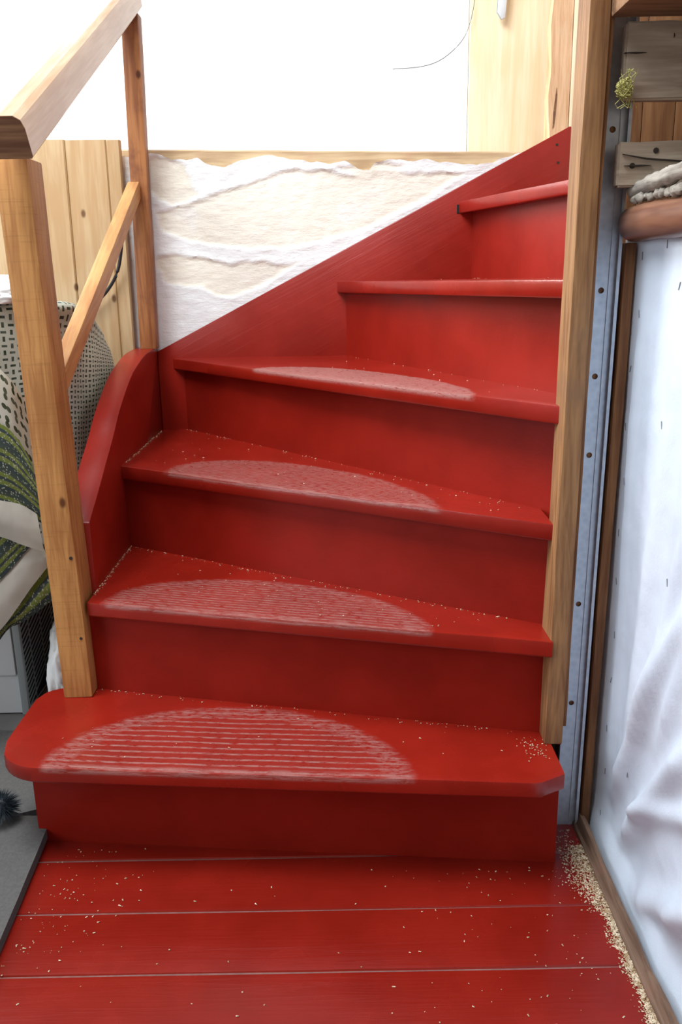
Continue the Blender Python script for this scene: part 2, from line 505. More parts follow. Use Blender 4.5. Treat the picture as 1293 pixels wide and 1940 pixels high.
# ------------------------------------------------------------------ floor
fl = struct('floor', box((-.62, -1.6, -.06), (1.25, 2.6, -.022)), MT['dark'])
ys = [1.60, 1.455, 1.318, 1.184, 1.053, .92, .79, .66, .53, .40, .27, .14, .01, -.12, -.25, -.38, -.51, -.64, -.77, -.90, -1.03, -1.16]
for i in range(len(ys) - 1):
    a, b = ys[i + 1] + .0009, ys[i] - .0009
    bm = bmesh.new()
    nx = 40
    prof = [(a, -.022), (a, -.0035), (a + .0022, -.0006), (a + .008, 0), (b - .008, 0), (b - .0022, -.0006), (b, -.0035), (b, -.022)]
    rings = []
    for k in range(nx + 1):
        x = -.60 + (0.455 + .60) * k / nx
        rings.append([bm.verts.new((x, y + .0016 * noise.noise(Vector((x * 3, i * 3.3 + (0 if j < 4 else 7), 0))), z + (.0012 * noise.noise(Vector((x * 2.2, y * 6, i))) if z > -.02 else 0))) for j, (y, z) in enumerate(prof)])
    for r0, r1 in zip(rings, rings[1:]):
        for j in range(7): bm.faces.new((r0[j], r1[j], r1[j + 1], r0[j + 1]))
    bm.faces.new(rings[0]); bm.faces.new(rings[-1][::-1])
    bmesh.ops.recalc_face_normals(bm, faces=bm.faces)
    link('floor_plank', bm, MT['plank'], fl)
jm = plain('joint_dust', (.19, .085, .075), .8, .6, 45)
for i, y in enumerate(ys[1:-1]):
    link('joint', box((-.598, y - .0022, -.02), (.452, y + .0022, -.0026)), jm, fl)
struct('floor_left', box((-3.2, -1.6, -.06), (-.602, 2.45, -.004)), MT['grey_floor'])
struct('floor_upper', box((-3.2, 2.50, 1.20), (2.2, 4.25, 1.26)), MT['dim_wall'])

# ------------------------------------------------------------------ back wall: peeling plaster on a timber plate
def inpoly(p, poly):
    x, y = p; c = False; n = len(poly)
    for i in range(n):
        x0, y0 = poly[i]; x1, y1 = poly[(i + 1) % n]
        if (y0 > y) != (y1 > y) and x < (x1 - x0) * (y - y0) / (y1 - y0) + x0: c = not c
    return c
def pdist(p, poly):
    best = 9; P_ = Vector(p)
    n = len(poly)
    for i in range(n):
        a = Vector(poly[i]); b = Vector(poly[(i + 1) % n]); d = b - a
        t = max(0, min(1, (P_ - a).dot(d) / max(1e-9, d.length_squared)))
        best = min(best, (P_ - a - d * t).length)
    return best
def px_poly(pts, y=2.405):
    return [(q.x, q.z) for q in (at(u, v, y) for u, v in pts)]
CREAM = [px_poly([(250, 300), (300, 292), (322, 308), (352, 316), (358, 335), (372, 372), (350, 388), (322, 384), (296, 370), (250, 360)]),
         px_poly([(420, 360), (560, 320), (780, 330), (880, 330), (800, 380), (700, 430), (560, 470), (460, 470), (370, 455), (300, 440), (300, 400), (380, 380)]),
         px_poly([(300, 485), (360, 490), (430, 500), (560, 500), (500, 540), (440, 562), (380, 545), (310, 535)]),
         px_poly([(640, 312), (720, 308), (770, 318), (740, 330), (690, 328)])]
TOPL = [(-.95, 1.34)] + [(at(u, v, 2.405).x, at(u, v, 2.405).z) for u, v in
        [(230, 300), (285, 291), (305, 293), (326, 303), (345, 301), (372, 299), (395, 310), (425, 317), (450, 306), (480, 298), (515, 292), (540, 298), (590, 306), (628, 309),
         (655, 305), (678, 318), (700, 322), (712, 306), (745, 302), (775, 305), (800, 303), (850, 308), (905, 313), (940, 306), (960, 296), (985, 290)]] + [(1.3, 1.33)]
def topz(x):
    for (x0, z0), (x1, z1) in zip(TOPL, TOPL[1:]):
        if x0 <= x <= x1: return z0 + (z1 - z0) * (x - x0) / (x1 - x0)
    return 1.33
bm = bmesh.new()
lay = bm.verts.layers.float.new('layer')
NX, NZ = 300, 150
x0, x1, z0 = -.95, 1.25, .35
grid = []
for j in range(NZ + 1):
    row = []
    for i in range(NX + 1):
        # finer where the photograph looks
        s = i / NX; x = x0 + (x1 - x0) * s
        tz = topz(x) + .006 * fbm((x * 22, 0, 3.1), 3)
        t = j / NZ; t = t ** .75
        z = z0 + (tz - z0) * t
        wob = .016 * fbm((x * 14, z * 14, 1.7), 3)
        m = 0.0; lip = 0.0
        for q in CREAM:
            d = pdist((x + wob, z + wob * .7), q); ins = inpoly((x + wob, z + wob * .7), q)
            sd = d if ins else -d
            m = max(m, max(0, min(1, .5 + sd / .005)))
            if -.022 < sd < 0: lip = max(lip, (1 + sd / .022))
        dep = .0045 * m - .0035 * lip * lip * (1 + fbm((x * 18, z * 18, 8), 2))
        dep += .0018 * fbm((x * 30, z * 40, 5), 3) + .004 * fbm((x * 5, z * 5, 9), 2)
        edge = (tz - z)
        if edge < .03: dep -= .005 * (1 - edge / .03) * (.6 + fbm((x * 12, 4, 2), 2))
        vtx = bm.verts.new((x, 2.408 + .6 * dep, z)); vtx[lay] = 1 - m
        row.append(vtx)
    # back rim
    grid.append(row)
for j in range(NZ):
    for i in range(NX): bm.faces.new((grid[j][i], grid[j][i + 1], grid[j + 1][i + 1], grid[j + 1][i]))
back = [bm.verts.new((v.co.x, 2.47, v.co.z)) for v in grid[-1]]
for i in range(NX): bm.faces.new((grid[-1][i], grid[-1][i + 1], back[i + 1], back[i]))
lowb = [bm.verts.new((v.co.x, 2.47, v.co.z)) for v in grid[0]]
for i in range(NX):
    bm.faces.new((grid[0][i + 1], grid[0][i], lowb[i], lowb[i + 1]))
    bm.faces.new((lowb[i + 1], lowb[i], back[i], back[i + 1]))
bmesh.ops.recalc_face_normals(bm, faces=bm.faces)
struct('wall_back', bm, MT['plaster'], angle=50)
struct('wall_back_base', box((-3.2, 2.43, -.06), (1.25, 2.50, .36)), MT['grey_wall'])
struct('wall_back_left', box((-3.2, 2.435, .36), (-.951, 2.50, 1.34)), MT['grey_wall'])
pb = bmesh.new()
rings = []
for i in range(61):
    x = -.95 + 2.2 * i / 60
    zt = 1.3545 - .0225 * (x + .48) + .0015 * noise.noise(Vector((x * 9, 0, 0)))
    rings.append([pb.verts.new(p) for p in ((x, 2.424 + .003 * noise.noise(Vector((x * 7, 3, 0))), 1.27), (x, 2.424 + .003 * noise.noise(Vector((x * 8, 5, 0))), zt - .004), (x, 2.43, zt), (x, 2.52, zt), (x, 2.52, 1.27))])
for a, b in zip(rings, rings[1:]):
    for k in range(5): pb.faces.new((a[k], b[k], b[(k + 1) % 5], a[(k + 1) % 5]))
pb.faces.new(rings[0]); pb.faces.new(rings[-1][::-1])
bmesh.ops.recalc_face_normals(pb, faces=pb.faces)
struct('trim_1', pb, MT['plate'])

# upper room seen over the half wall
struct('wall_upper', box((-3.2, 4.2, 1.2), (2.2, 4.3, 3.3)), MT['white_wall'])
struct('wall_upper_right', box((2.1, 2.5, 1.2), (2.2, 4.2, 3.3)), MT['white_wall'])
# camera side of the room
struct('ceiling', box((-3.2, -1.6, 2.35), (1.25, .30, 2.42)), MT['ceil'])
struct('wall_front', box((-3.2, -1.7, -.06), (1.25, -1.6, 2.42)), MT['dim_wall'])
struct('wall_right', box((1.15, -1.6, -.06), (1.25, 2.43, 2.42)), MT['dim_wall'])

# ------------------------------------------------------------------ staircase
stair = thing('staircase', (0.0, 1.9, 0.0), 'winding wooden staircase painted glossy red with worn treads', 'staircase')

def tread(k, front, backf, umax, mat, wearamp, ends=None):
    """front(u), backf(u): points of the two long edges, u in 0..1"""
    z = H[k]
    NU = 90; SV = [0.0, .0, .3, 1.0]
    bm = bmesh.new(); uv = bm.loops.layers.uv.new('UVMap')
    G = []; UVS = {}
    for i in range(NU + 1):
        s = i / NU
        a, b = front(s), backf(s)
        d = (b - a); L = max(d.length, 1e-4); d.normalize()
        w = wearamp(s)
        r = .0022 + .0085 * w
        col = []
        prof = [(.002, -TT), (0, -TT + .003), (0, -r - .001), (r * .25, -r * .35), (r, -.0006 - .002 * w), (r * 2.2, -.002 * w)]
        prof += [(max(r * 2.2, L * t), -.002 * w * (1 - t)) for t in (.12, .25, .4, .55, .7, .85, 1.0)]
        prof += [(L, -TT)]
        for (q, dz) in prof:
            q = min(q, L)
            p = Vector((a.x, a.y, 0)) + Vector((d.x, d.y, 0)) * q
            zz = z + dz + (.0007 * noise.noise(Vector((p.x * 6, p.y * 6, k))) if dz > -.02 else 0)
            v = bm.verts.new((p.x, p.y, zz)); UVS[v] = (s * umax, q if dz > -.018 and q > .0005 else dz)
            col.append(v)
        G.append(col)
    n = len(G[0])
    for c0, c1 in zip(G, G[1:]):
        for j in range(n):
            f = bm.faces.new((c0[j], c1[j], c1[(j + 1) % n], c0[(j + 1) % n]))
    bm.faces.new(G[0]); bm.faces.new(G[-1][::-1])
    bmesh.ops.recalc_face_normals(bm, faces=bm.faces)
    for f in bm.faces:
        for l in f.loops: l[uv].uv = UVS[l.vert]
    return link('tread', bm, mat, stair, angle=32)

def lerp(a, b, t): return Vector((a[0] + (b[0] - a[0]) * t, a[1] + (b[1] - a[1]) * t, 0))
def bumpw(s, c, w): return math.exp(-((s - c) / w) ** 2)

# riser lines on plan (front face): left end, right end
R_LINE = {1: ((-.581, 1.378), (.372, 1.290)), 2: ((-.512, 1.588), (.395, 1.372)), 3: ((-.512, 1.932), (.395, 1.392)),
          4: ((-.437, 2.395), (.40, 1.425)), 5: ((.022, 2.395), (.41, 1.50)), 6: ((.366, 2.395), (.60, 1.63))}
for k, (a, b) in R_LINE.items():
    a, b = Vector((a[0], a[1], 0)), Vector((b[0], b[1], 0))
    d = (b - a).normalized(); nrm = Vector((d.y, -d.x, 0))
    if nrm.y < 0: nrm = -nrm
    lo = H[k - 1] - (.0 if k == 1 else .02); hi = H[k] - TT + .002
    bm = bmesh.new()
    c = [a, b, b + nrm * .02, a + nrm * .02]
    A = [bm.verts.new((q.x, q.y, lo)) for q in c]; B = [bm.verts.new((q.x, q.y, hi)) for q in c]
    bm.faces.new(A); bm.faces.new(B[::-1])
    for i in range(4): bm.faces.new((A[i], A[(i + 1) % 4], B[(i + 1) % 4], B[i]))
    bmesh.ops.recalc_face_normals(bm, faces=bm.faces)
    link('riser', bm, MT['riser'], stair)

# first tread: rounded at the left, clipped corner at the right
def t1_front(s):
    x = -.622 + (.368 + .622) * s
    y = 1.296 + (1.222 - 1.296) * (x + .55) / (.318 + .55)
    if x < -.535:
        t = min(1, (-.535 - x) / .087); y += .080 * (1 - math.sqrt(max(0, 1 - t * t)))
    if x > .320: y += (x - .320) * .62
    return Vector((x, y, 0))
def t1_back(s):
    x = -.622 + (.368 + .622) * s
    if x < -.502:
        y = 1.590
        if x < -.56:
            t = min(1, (-.56 - x) / .062); y -= .05 * (1 - math.sqrt(max(0, 1 - t * t)))
    else:
        y = 1.590 + (1.384 - 1.590) * (x + .502) / (.368 + .502)
    return Vector((x, y + .004, 0))
LEN = {}
def mk(k): 
    a, b = T_NOSE[k]
    LEN[k] = (Vector(a) - Vector(b)).length
    return (lambda s: lerp(a, b, s))
tread(1, t1_front, t1_back, .996, red_paint('red_paint_tread_worn_a', 'x', .27, 11, (.415, .335, .235, .0178, .10, .16)), lambda s: .75 * bumpw(s, .36, .25) * (1 + .35 * math.sin(s * 34)) + .08)
tread(2, mk(2), lambda s: lerp((-.505, 1.945), (.360, 1.427), s), LEN[2], red_paint('red_paint_tread_worn_b', 'x', .27, 12, (.36, .335, .20, .0118, .28, .22)), lambda s: .8 * bumpw(s, .42, .24) * (1 + .3 * math.sin(s * 27 + 1)) + .06)
def t3_back(s):
    # runs along the back string first, then along riser four
    if s < .06: return Vector((-.505 + (.07) * s / .06, 2.392, 0))
    return lerp((-.435, 2.400), (.361, 1.483), (s - .06) / .94)
tread(3, mk(3), t3_back, LEN[3], red_paint('red_paint_tread_worn_c', 'x', .25, 13, (.47, .345, .24, .0118, .34, .20)), lambda s: .45 * bumpw(s, .42, .25) * (1 + .3 * math.sin(s * 31)) + .05)
tread(4, mk(4), lambda s: lerp((-.455, 2.3935), (.03, 2.3935), s / .35) if s <= .35 else lerp((.03, 2.402), (.40, 1.56), (s - .35) / .65), LEN[4],
      red_paint('red_paint_tread_worn_d', 'x', .24, 14, (.76, .37, .17, .008, .95, .25)), lambda s: .35 * bumpw(s, .45, .25) + .05)
tread(5, mk(5), lambda s: lerp((.01, 2.3935), (.376, 2.3935), s / .4) if s <= .4 else lerp((.376, 2.40), (.61, 1.66), (s - .4) / .6), LEN[5], MT['red_plain'], lambda s: .3 * bumpw(s, .45, .3) + .08)
tread(6, mk(6), lambda s: lerp((.335, 2.3935), (.72, 2.3935), s / .4) if s <= .4 else lerp((.72, 2.39), (.80, 1.60), (s - .4) / .6), LEN[6], MT['red_plain'], lambda s: .3 * bumpw(s, .5, .4) + .1)

# left closed string with its swept top edge
top = [(2.402, .838), (2.33, .838), (2.24, .832), (2.155, .816), (2.08, .797), (2.005, .766), (1.93, .728), (1.862, .684), (1.79, .643), (1.727, .606), (1.66, .570), (1.629, .552)]
tp = [(p.x, p.y) for p in spline([(a, b, 0) for a, b in top], 48)]
link('left_string', prism(tp + [(1.629, 0.0), (2.402, 0.0)], 'x', XLO, XL, .003), MT['curb'], stair, angle=30)
# back string against the wall
sl = lambda x: .829 + (x + .501) * (1.377 - .829) / (.595 + .501)
bs = [(-.5046, sl(-.5046)), (.618, sl(.618)), (.632, sl(.618) - .012), (.66, sl(.618) - .012), (.66, .9), (.30, .75), (-.2, .45), (-.5046, .45)]
link('back_string', prism(bs, 'y', YW, 2.403, .0025), MT['stringer'], stair, angle=30)
for (u, v) in [(1056, 274), (1058, 308)]:
    q = at(u, v, YW - .0004)
    link('nail', tube([(q.x, q.y - .001, q.z), (q.x, q.y + .004, q.z)], .0032, 8), MT['nailhole'], stair)
# open end of the housing beside the top tread
for (u, v) in [(869, 396), (333, 690)]:
    q = at(u, v, YW - .0005)
    link('housing_gap', box((q.x - .004, q.y - .0012, q.z - .011), (q.x + .004, q.y + .003, q.z + .011)), MT['dark'], stair)

# ------------------------------------------------------------------ railing
rail = thing('stair_railing', (-.549, 1.585, H[1]), 'plain wooden stair railing with square posts and a sloping handrail', 'railing')
nw = beam((-.5385, 1.588, H[1]), (-.554, 1.588, 1.224), .057, .078, .003, up=(0, 1, 0), segs=14, wob=.0016, seed=2)
newel = link('newel_post', nw, MT['newel'], rail)
for (u, v, r) in [(134, 1058, .0035), (157, 1210, .003)]:
    q = at(u, v, 1.5475)
    q.x = min(q.x, -.520)
    link('nail_hole', tube([(q.x, 1.5478, q.z), (q.x, 1.553, q.z)], r, 8), MT['nailhole'], newel)
cp = beam((-.5205, 2.372, .838), (-.5035, 2.372, 1.660), .044, .042, .0025, up=(0, 1, 0), segs=10, wob=.0012, seed=5)
link('corner_post', cp, MT['cpost'], rail)
# handrail: rounded section swept along the slope
hp, hq = Vector((-.517, 1.462, 1.2395)), Vector((-.511, 2.405, 1.716))
d = (hq - hp).normalized(); rr = Vector((1, 0, 0)); uu = rr.cross(d)
sec = [(-.026, -.031), (.026, -.031), (.0285, -.027), (.0270, .016), (.0225, .029), (.012, .0355), (-.012, .0355), (-.0225, .029), (-.0270, .016), (-.0285, -.027)]
bm = bmesh.new(); rg = []
for i in range(15):
    c = hp + (hq - hp) * i / 14
    rg.append([bm.verts.new(c + rr * a + uu * b) for a, b in sec])
for a, b in zip(rg, rg[1:]):
    for k in range(len(sec)): bm.faces.new((a[k], a[(k + 1) % len(sec)], b[(k + 1) % len(sec)], b[k]))
bm.faces.new(rg[0][::-1]); bm.faces.new(rg[-1])
bmesh.ops.recalc_face_normals(bm, faces=bm.faces)
hr = link('handrail', bm, MT['rail'], rail, angle=28)
bm = bmesh.new()
ea = [bm.verts.new(hp - d * .0012 + rr * (a * .985) + uu * (b * .985)) for a, b in sec]; eb = [bm.verts.new(hp + d * .002 + rr * (a * .985) + uu * (b * .985)) for a, b in sec]
bm.faces.new(ea); bm.faces.new(eb[::-1])
for k in range(len(sec)): bm.faces.new((ea[k], ea[(k + 1) % len(sec)], eb[(k + 1) % len(sec)], eb[k]))
bmesh.ops.recalc_face_normals(bm, faces=bm.faces)
eg = link('end_grain', bm, MT['beam_old'], hr); eg['label'] = 'dark brown sawn end of handrail'
link('mid_rail', beam((-.541, 1.624, .826), (-.5235, 2.354, 1.250), .030, .040, .003, segs=6, wob=.0008, seed=3), MT['midrail'], rail)

# ------------------------------------------------------------------ right post and its neighbours
rp = thing('timber_post', (.3775, 1.372, H[1]), 'slim planed timber post on the right end of the lowest tread', 'post')
post = link('post_body', beam((.372, 1.372, H[1]), (.3865, 1.372, 2.30), .031, .062, .002, up=(0, 1, 0), segs=30, wob=.0018, seed=9), MT['rpost'], rp)
link('split_edge', beam((.3900, 1.368, .24), (.4055, 1.368, 2.2), .006, .046, .001, up=(0, 1, 0), segs=34, wob=.0022, seed=11), MT['batten'], rp)

# steel channel with real holes in its web
def channel():
    yw, yf, xa, xb, z0_, z1_ = 1.398, 1.389, .401, .444, 0.0, 1.40
    bm = bmesh.new()
    t = .0012
    add_box(bm, (xa - .0, yf, z0_), (xa + t, yw, z1_))
    add_box(bm, (xb - t, yf, z0_), (xb, yw, z1_))
    add_box(bm, (xb - .005, yf, z0_), (xb - t, yf + t, z1_))
    # folded rib in the web
    add_box(bm, (xa + .028, yw - .002, z0_), (xa + .030, yw, z1_))
    # web built round its holes
    hz = [.258, .452, .721, .853, .990, 1.228]
    cx, r = .4185, .0048
    def web(x0, x1, a, b):
        vs = [bm.verts.new(p) for p in ((x0, yw, a), (x1, yw, a), (x1, yw, b), (x0, yw, b))]
        bm.faces.new(vs)
    s = .009; prev = z0_
    for z in hz:
        web(xa, xb, prev, z - s); prev = z + s
        web(xa, cx - s, z - s, z + s); web(cx + s, xb, z - s, z + s)
        n = 24; inn = []; out = []
        for i in range(n):
            a = 2 * PI * i / n + PI / 4
            c_, s_ = math.cos(a), math.sin(a); m = s / max(abs(c_), abs(s_))
            inn.append(bm.verts.new((cx + r * c_, yw, z + r * s_))); out.append(bm.verts.new((cx + m * c_, yw, z + m * s_)))
        for i in range(n): bm.faces.new((inn[i], inn[(i + 1) % n], out[(i + 1) % n], out[i]))
    web(xa, xb, prev, z1_)
    for v in bm.verts: v.co.x += .0075 * (v.co.z - .45) / .78
    return bm
tag(link('steel_channel', channel(), MT['galv'], smooth=False), 'grey galvanised steel channel with drilled holes beside the slim timber post', 'metal profile')
tag(link('wood_batten', beam((.4525, 1.409, .002), (.4645, 1.409, 1.062), .016, .045, .0015, up=(0, 1, 0), segs=16, wob=.0015, seed=4), MT['batten']), 'narrow brown wooden batten between steel channel and white sheeting', 'batten')
# dark stud carrying the channel
tag(link('backing_stud', box((.404, 1.401, 0.0), (.4425, 1.445, 1.36), .002), MT['batten']), 'brown wooden stud showing through the holes of the steel channel', 'stud')

# ------------------------------------------------------------------ white sheeting on the half wall at the right
struct('wall_right_low', box((.505, -.30, -.022), (.56, 1.43, 1.02)), MT['brown_planks'])
def fold(p, a, b, w, h):
    """soft ridge along the line a-b in (y,z)"""
    A, B = Vector(a), Vector(b); d = B - A; L = d.length
    t = (Vector((p[0], p[1])) - A).dot(d) / (L * L)
    tt = max(0, min(1, t))
    dist = (Vector((p[0], p[1])) - A - d * tt).length
    taper = min(1, max(0, min(t, 1 - t) * 5 + .15))
    return h * taper * math.exp(-(dist / w) ** 2)
FOLDS = [((1.33, .10), (1.05, .62), .020, 0.020), ((1.27, .05), (1.02, .40), .022, 0.022), ((1.22, .16), (.98, .30), .018, .013), ((1.30, .16), (1.17, 1.0), .03, .010),
         ((1.20, .30), (1.08, 1.0), .035, .010), ((1.36, .05), (1.36, 1.05), .012, .008), ((1.18, .02), (.90, .20), .025, .018), ((1.05, .05), (.80, .45), .03, .015), ((.9, .05), (.7, .8), .03, .014),
         ((1.24, .22), (1.04, .86), .016, .009), ((1.15, .30), (.95, .80), .02, .012), ((.6, .1), (.5, .9), .03, .012)]
bm = bmesh.new(); uvl = None
NY, NZ2 = 150, 150
V = []
for j in range(NZ2 + 1):
    row = []
    for i in range(NY + 1):
        s, t = i / NY, j / NZ2
        yedge = 1.432 - .012 * (1 - t) + .004 * fbm((t * 14, 2, 0), 2) - .030 * max(0, 1 - t / .12) ** 1.5
        y = yedge + (-.28 - yedge) * s
        z = -.018 + t * 1.096
        x = .478 + .006 * (1 - t)
        for f in FOLDS: x -= fold((y, z), *f)
        x -= .006 * fbm((y * 5, z * 3, 3), 2) + .002 * fbm((y * 16, z * 10, 1), 3)
        if t < .10: x -= .026 * (1 - t / .10) ** 2          # lies out over the floor
        if s < .04: x += (.4685 - x) * (1 - s / .04)
        if t < .06: x += (.4597 - x) * (1 - t / .06)
        x = min(x, .502)
        row.append(bm.verts.new((x, y, z)))
    V.append(row)
for j in range(NZ2):
    for i in range(NY): bm.faces.new((V[j][i], V[j][i + 1], V[j + 1][i + 1], V[j + 1][i]))
sheet = link('white_sheeting', bm, MT['sheet'], angle=80)
tag(sheet, 'creased white sheeting stapled over the low wall at the right', 'sheeting')
random.seed(3)
spots = [(.03 + .012 * random.random(), .06 + i * .083) for i in range(12)] + [(.10, .2), (.13, .93), (.16, .55), (.09, .98), (.2, .97), (.12, .75)]
for (s, t) in spots:
    i, j = int(s * NY), int(t * NZ2)
    vv = V[j][i] if V[j][i].is_valid else None
    me = sheet.data; k = j * (NY + 1) + i
    c = me.vertices[k].co + sheet.location
    a = random.uniform(-.5, .5)
    link('staple', beam((c.x - .0008, c.y - .005 * math.sin(a), c.z - .006 * math.cos(a)), (c.x - .0008, c.y + .005 * math.sin(a), c.z + .006 * math.cos(a)), .0012, .0012, 0, up=(1, 0, 0)), MT['staple'], sheet)

# edging strip along the foot of the sheeting
bm = bmesh.new(); rg = []
for i in range(45):
    y = 1.40 - 1.6 * i / 44
    w1 = .003 * fbm((y * 6, 0, 0), 2); w2 = .004 * fbm((y * 9, 5, 0), 3)
    hh = .018 + .007 * fbm((y * 11, 9, 0), 3) + (.012 * max(0, (y - 1.3) / .1))
    rg.append([bm.verts.new(p) for p in ((.431 + w1, y, -.002), (.4325 + w1, y, .007), (.438 + w2, y, .009 + w1), (.444 + w2, y, hh), (.451 + w1, y, hh + .001), (.458, y, -.002))])
for a, b in zip(rg, rg[1:]):
    for k in range(6): bm.faces.new((a[k], a[(k + 1) % 6], b[(k + 1) % 6], b[k]))
bm.faces.new(rg[0]); bm.faces.new(rg[-1][::-1])
bmesh.ops.recalc_face_normals(bm, faces=bm.faces)
struct('baseboard_right', bm, MT['edging'], angle=25)

# ------------------------------------------------------------------ old timbers at the upper right
lp = [(.464 + .003 * math.sin(i * .7), 1.381 - .05 * i, 1.089 + .002 * math.sin(i * 1.1)) for i in range(26)]
lg = tube([(.463, 1.389, 1.088)] + [(.464, 1.386, 1.089)] + lp, [.012, .0215] + [.0262 + .001 * math.sin(i) for i in range(26)], 18, .05, seed=3)
tag(link('peeled_log', lg, MT['log'], angle=60), 'smooth reddish brown round log lying on top of the sheeted low wall', 'log')
pts = spline([at(1196, 366, 1.385), at(1215, 355, 1.35), at(1240, 346, 1.30), at(1268, 334, 1.24), at(1300, 320, 1.18), at(1380, 300, 1.06)], 48)
rd = [.004 + .0075 * min(1, i / 5) + .003 * fbm((i * .12, 1, 0), 2) for i in range(49)]
br = link('weathered_branch', tube(pts, rd, 16, .22, seed=8), MT['drift'], angle=70)
tag(br, 'bleached grey gnarled branch resting on the reddish log', 'branch')
for i in range(15):
    u = 1203 + i * 11 + random.uniform(-3, 3)
    p = at(u, 377 - (u - 1203) * .22 + random.uniform(-2, 2), 1.36 - (u - 1203) * .0019)
    bmk = bmesh.new(); bmesh.ops.create_icosphere(bmk, subdivisions=2, radius=.0052 + .0028 * random.random())
    for v in bmk.verts: v.co = v.co * (1 + .45 * noise.noise(v.co * 220 + Vector((i, 0, 0)))); v.co.y *= 1.8; v.co += Vector(p)
    link('knob', bmk, MT['drift'], br, angle=70)

def board(name, lo, hi, mat, seed, label, holes=()):
    bm = bmesh.new(); n = 24; rg = []
    for i in range(n + 1):
        x = lo[0] + (hi[0] - lo[0]) * i / n
        e = lambda k: .0022 * fbm((x * 12, seed * 3.1 + k * 5, 0), 3)
        rg.append([bm.verts.new(p) for p in ((x, lo[1] + e(0), lo[2] + e(1)), (x, lo[1] + e(2), hi[2] + e(3)), (x, hi[1], hi[2] + e(4)), (x, hi[1], lo[2] + e(5)))])
    for a, b in zip(rg, rg[1:]):
        for k in range(4): bm.faces.new((a[k], a[(k + 1) % 4], b[(k + 1) % 4], b[k]))
    bm.faces.new(rg[0]); bm.faces.new(rg[-1][::-1])
    bmesh.ops.recalc_face_normals(bm, faces=bm.faces)
    es = [e_ for e_ in bm.edges if len(e_.link_faces) == 2 and e_.calc_face_angle() > .7]
    bmesh.ops.bevel(bm, geom=es, offset=.003, segments=2, affect='EDGES')
    o = link(name, bm, mat)
    tag(o, label, 'board')
    for (u, v) in holes:
        q = at(u, v, lo[1] - .0005)
        link('nail_hole', tube([(q.x, lo[1] - .0006, q.z), (q.x, lo[1] + .006, q.z)], .0042, 9), MT['nailhole'], o)
    return o
b1, b1t = at(1180, 190, 1.352), at(1180, 40, 1.352)
b2, b2t = at(1169, 355, 1.352), at(1169, 268, 1.352)
board('weathered_board', (b1.x, 1.352, b1.z), (1.14, 1.374, b1t.z), MT['grey_board'], 1, 'wide weathered grey board with nail holes under the dark beam', [(1275, 67), (1225, 101), (1259, 147)])
board('weathered_board', (b2.x, 1.352, b2.z), (1.14, 1.374, b2t.z), MT['grey_board'], 2, 'split grey board with nail holes just above the gnarled branch', [(1244, 285), (1199, 314)])
tag(link('ceiling_beam', box((.397, 1.13, b1t.z + .003), (1.14, 1.348, 1.56), .004), MT['beam_old']), 'dark old beam end at the upper right corner beside the slim post', 'beam')
for bo_, cr in ((0, [(1184, 100), (1205, 99), (1226, 100), (1205, 102)]), (1, [(1180, 292), (1225, 299), (1293, 304), (1340, 306), (1293, 307), (1225, 302)]), (1, [(1183, 314), (1215, 312), (1235, 313), (1210, 316)])):
    ob = [o for o in bpy.data.objects if o.name.startswith('weathered_board')][bo_]
    link('split', prism([(at(u, v, 1.3512).x, at(u, v, 1.3512).z) for u, v in cr], 'y', 1.3490, 1.356), MT['nailhole'], ob)
wl = struct('wall_right_lining', box((.47, 1.575, 1.0), (1.14, 1.60, 1.45)), MT['dark'])
for i in range(12):
    x = .468 + i * .0555
    link('lining_plank', box((x, 1.556, 1.0), (x + .0545, 1.576, 1.45), .0012), MT['brown_planks'], wl)
# tuft of tow
random.seed(5)
c0 = at(1184, 168, 1.340)
bm = bmesh.new()
def strand(bm, pts, r):
    prev = None
    for i, p in enumerate(pts):
        q = Vector(p)
        tri = [bm.verts.new(q + Vector((r * math.cos(k * 2.1), r * .6 * math.sin(k * 2.1 + 1), r * math.sin(k * 2.1)))) for k in range(3)]
        if prev:
            for k in range(3): bm.faces.new((prev[k], prev[(k + 1) % 3], tri[(k + 1) % 3], tri[k]))
        prev = tri
for i in range(170):
    a = random.uniform(0, 2 * PI); rr_ = random.uniform(.003, .012)
    pts = []
    for k in range(7):
        a += random.uniform(.3, 1.6); rr_ = random.uniform(.001, .012)
        pts.append(c0 + Vector((math.cos(a) * rr_, random.uniform(-.009, .009), math.sin(a) * rr_ * 1.15)))
    strand(bm, pts, .0006)
for i in range(26):
    x = random.uniform(-.008, .012); s = random.choice((1, 1, -1))
    pts = [c0 + Vector((x + k * random.uniform(-.002, .003), random.uniform(-.004, .004), s * (.008 + k * .006))) for k in range(4)]
    strand(bm, pts, .0005)
tw = link('tow_tuft', bm, MT['tow'], origin=c0)
tag(tw, 'tuft of yellow fibre stuck in the corner under the wide weathered board', 'fibre tuft')

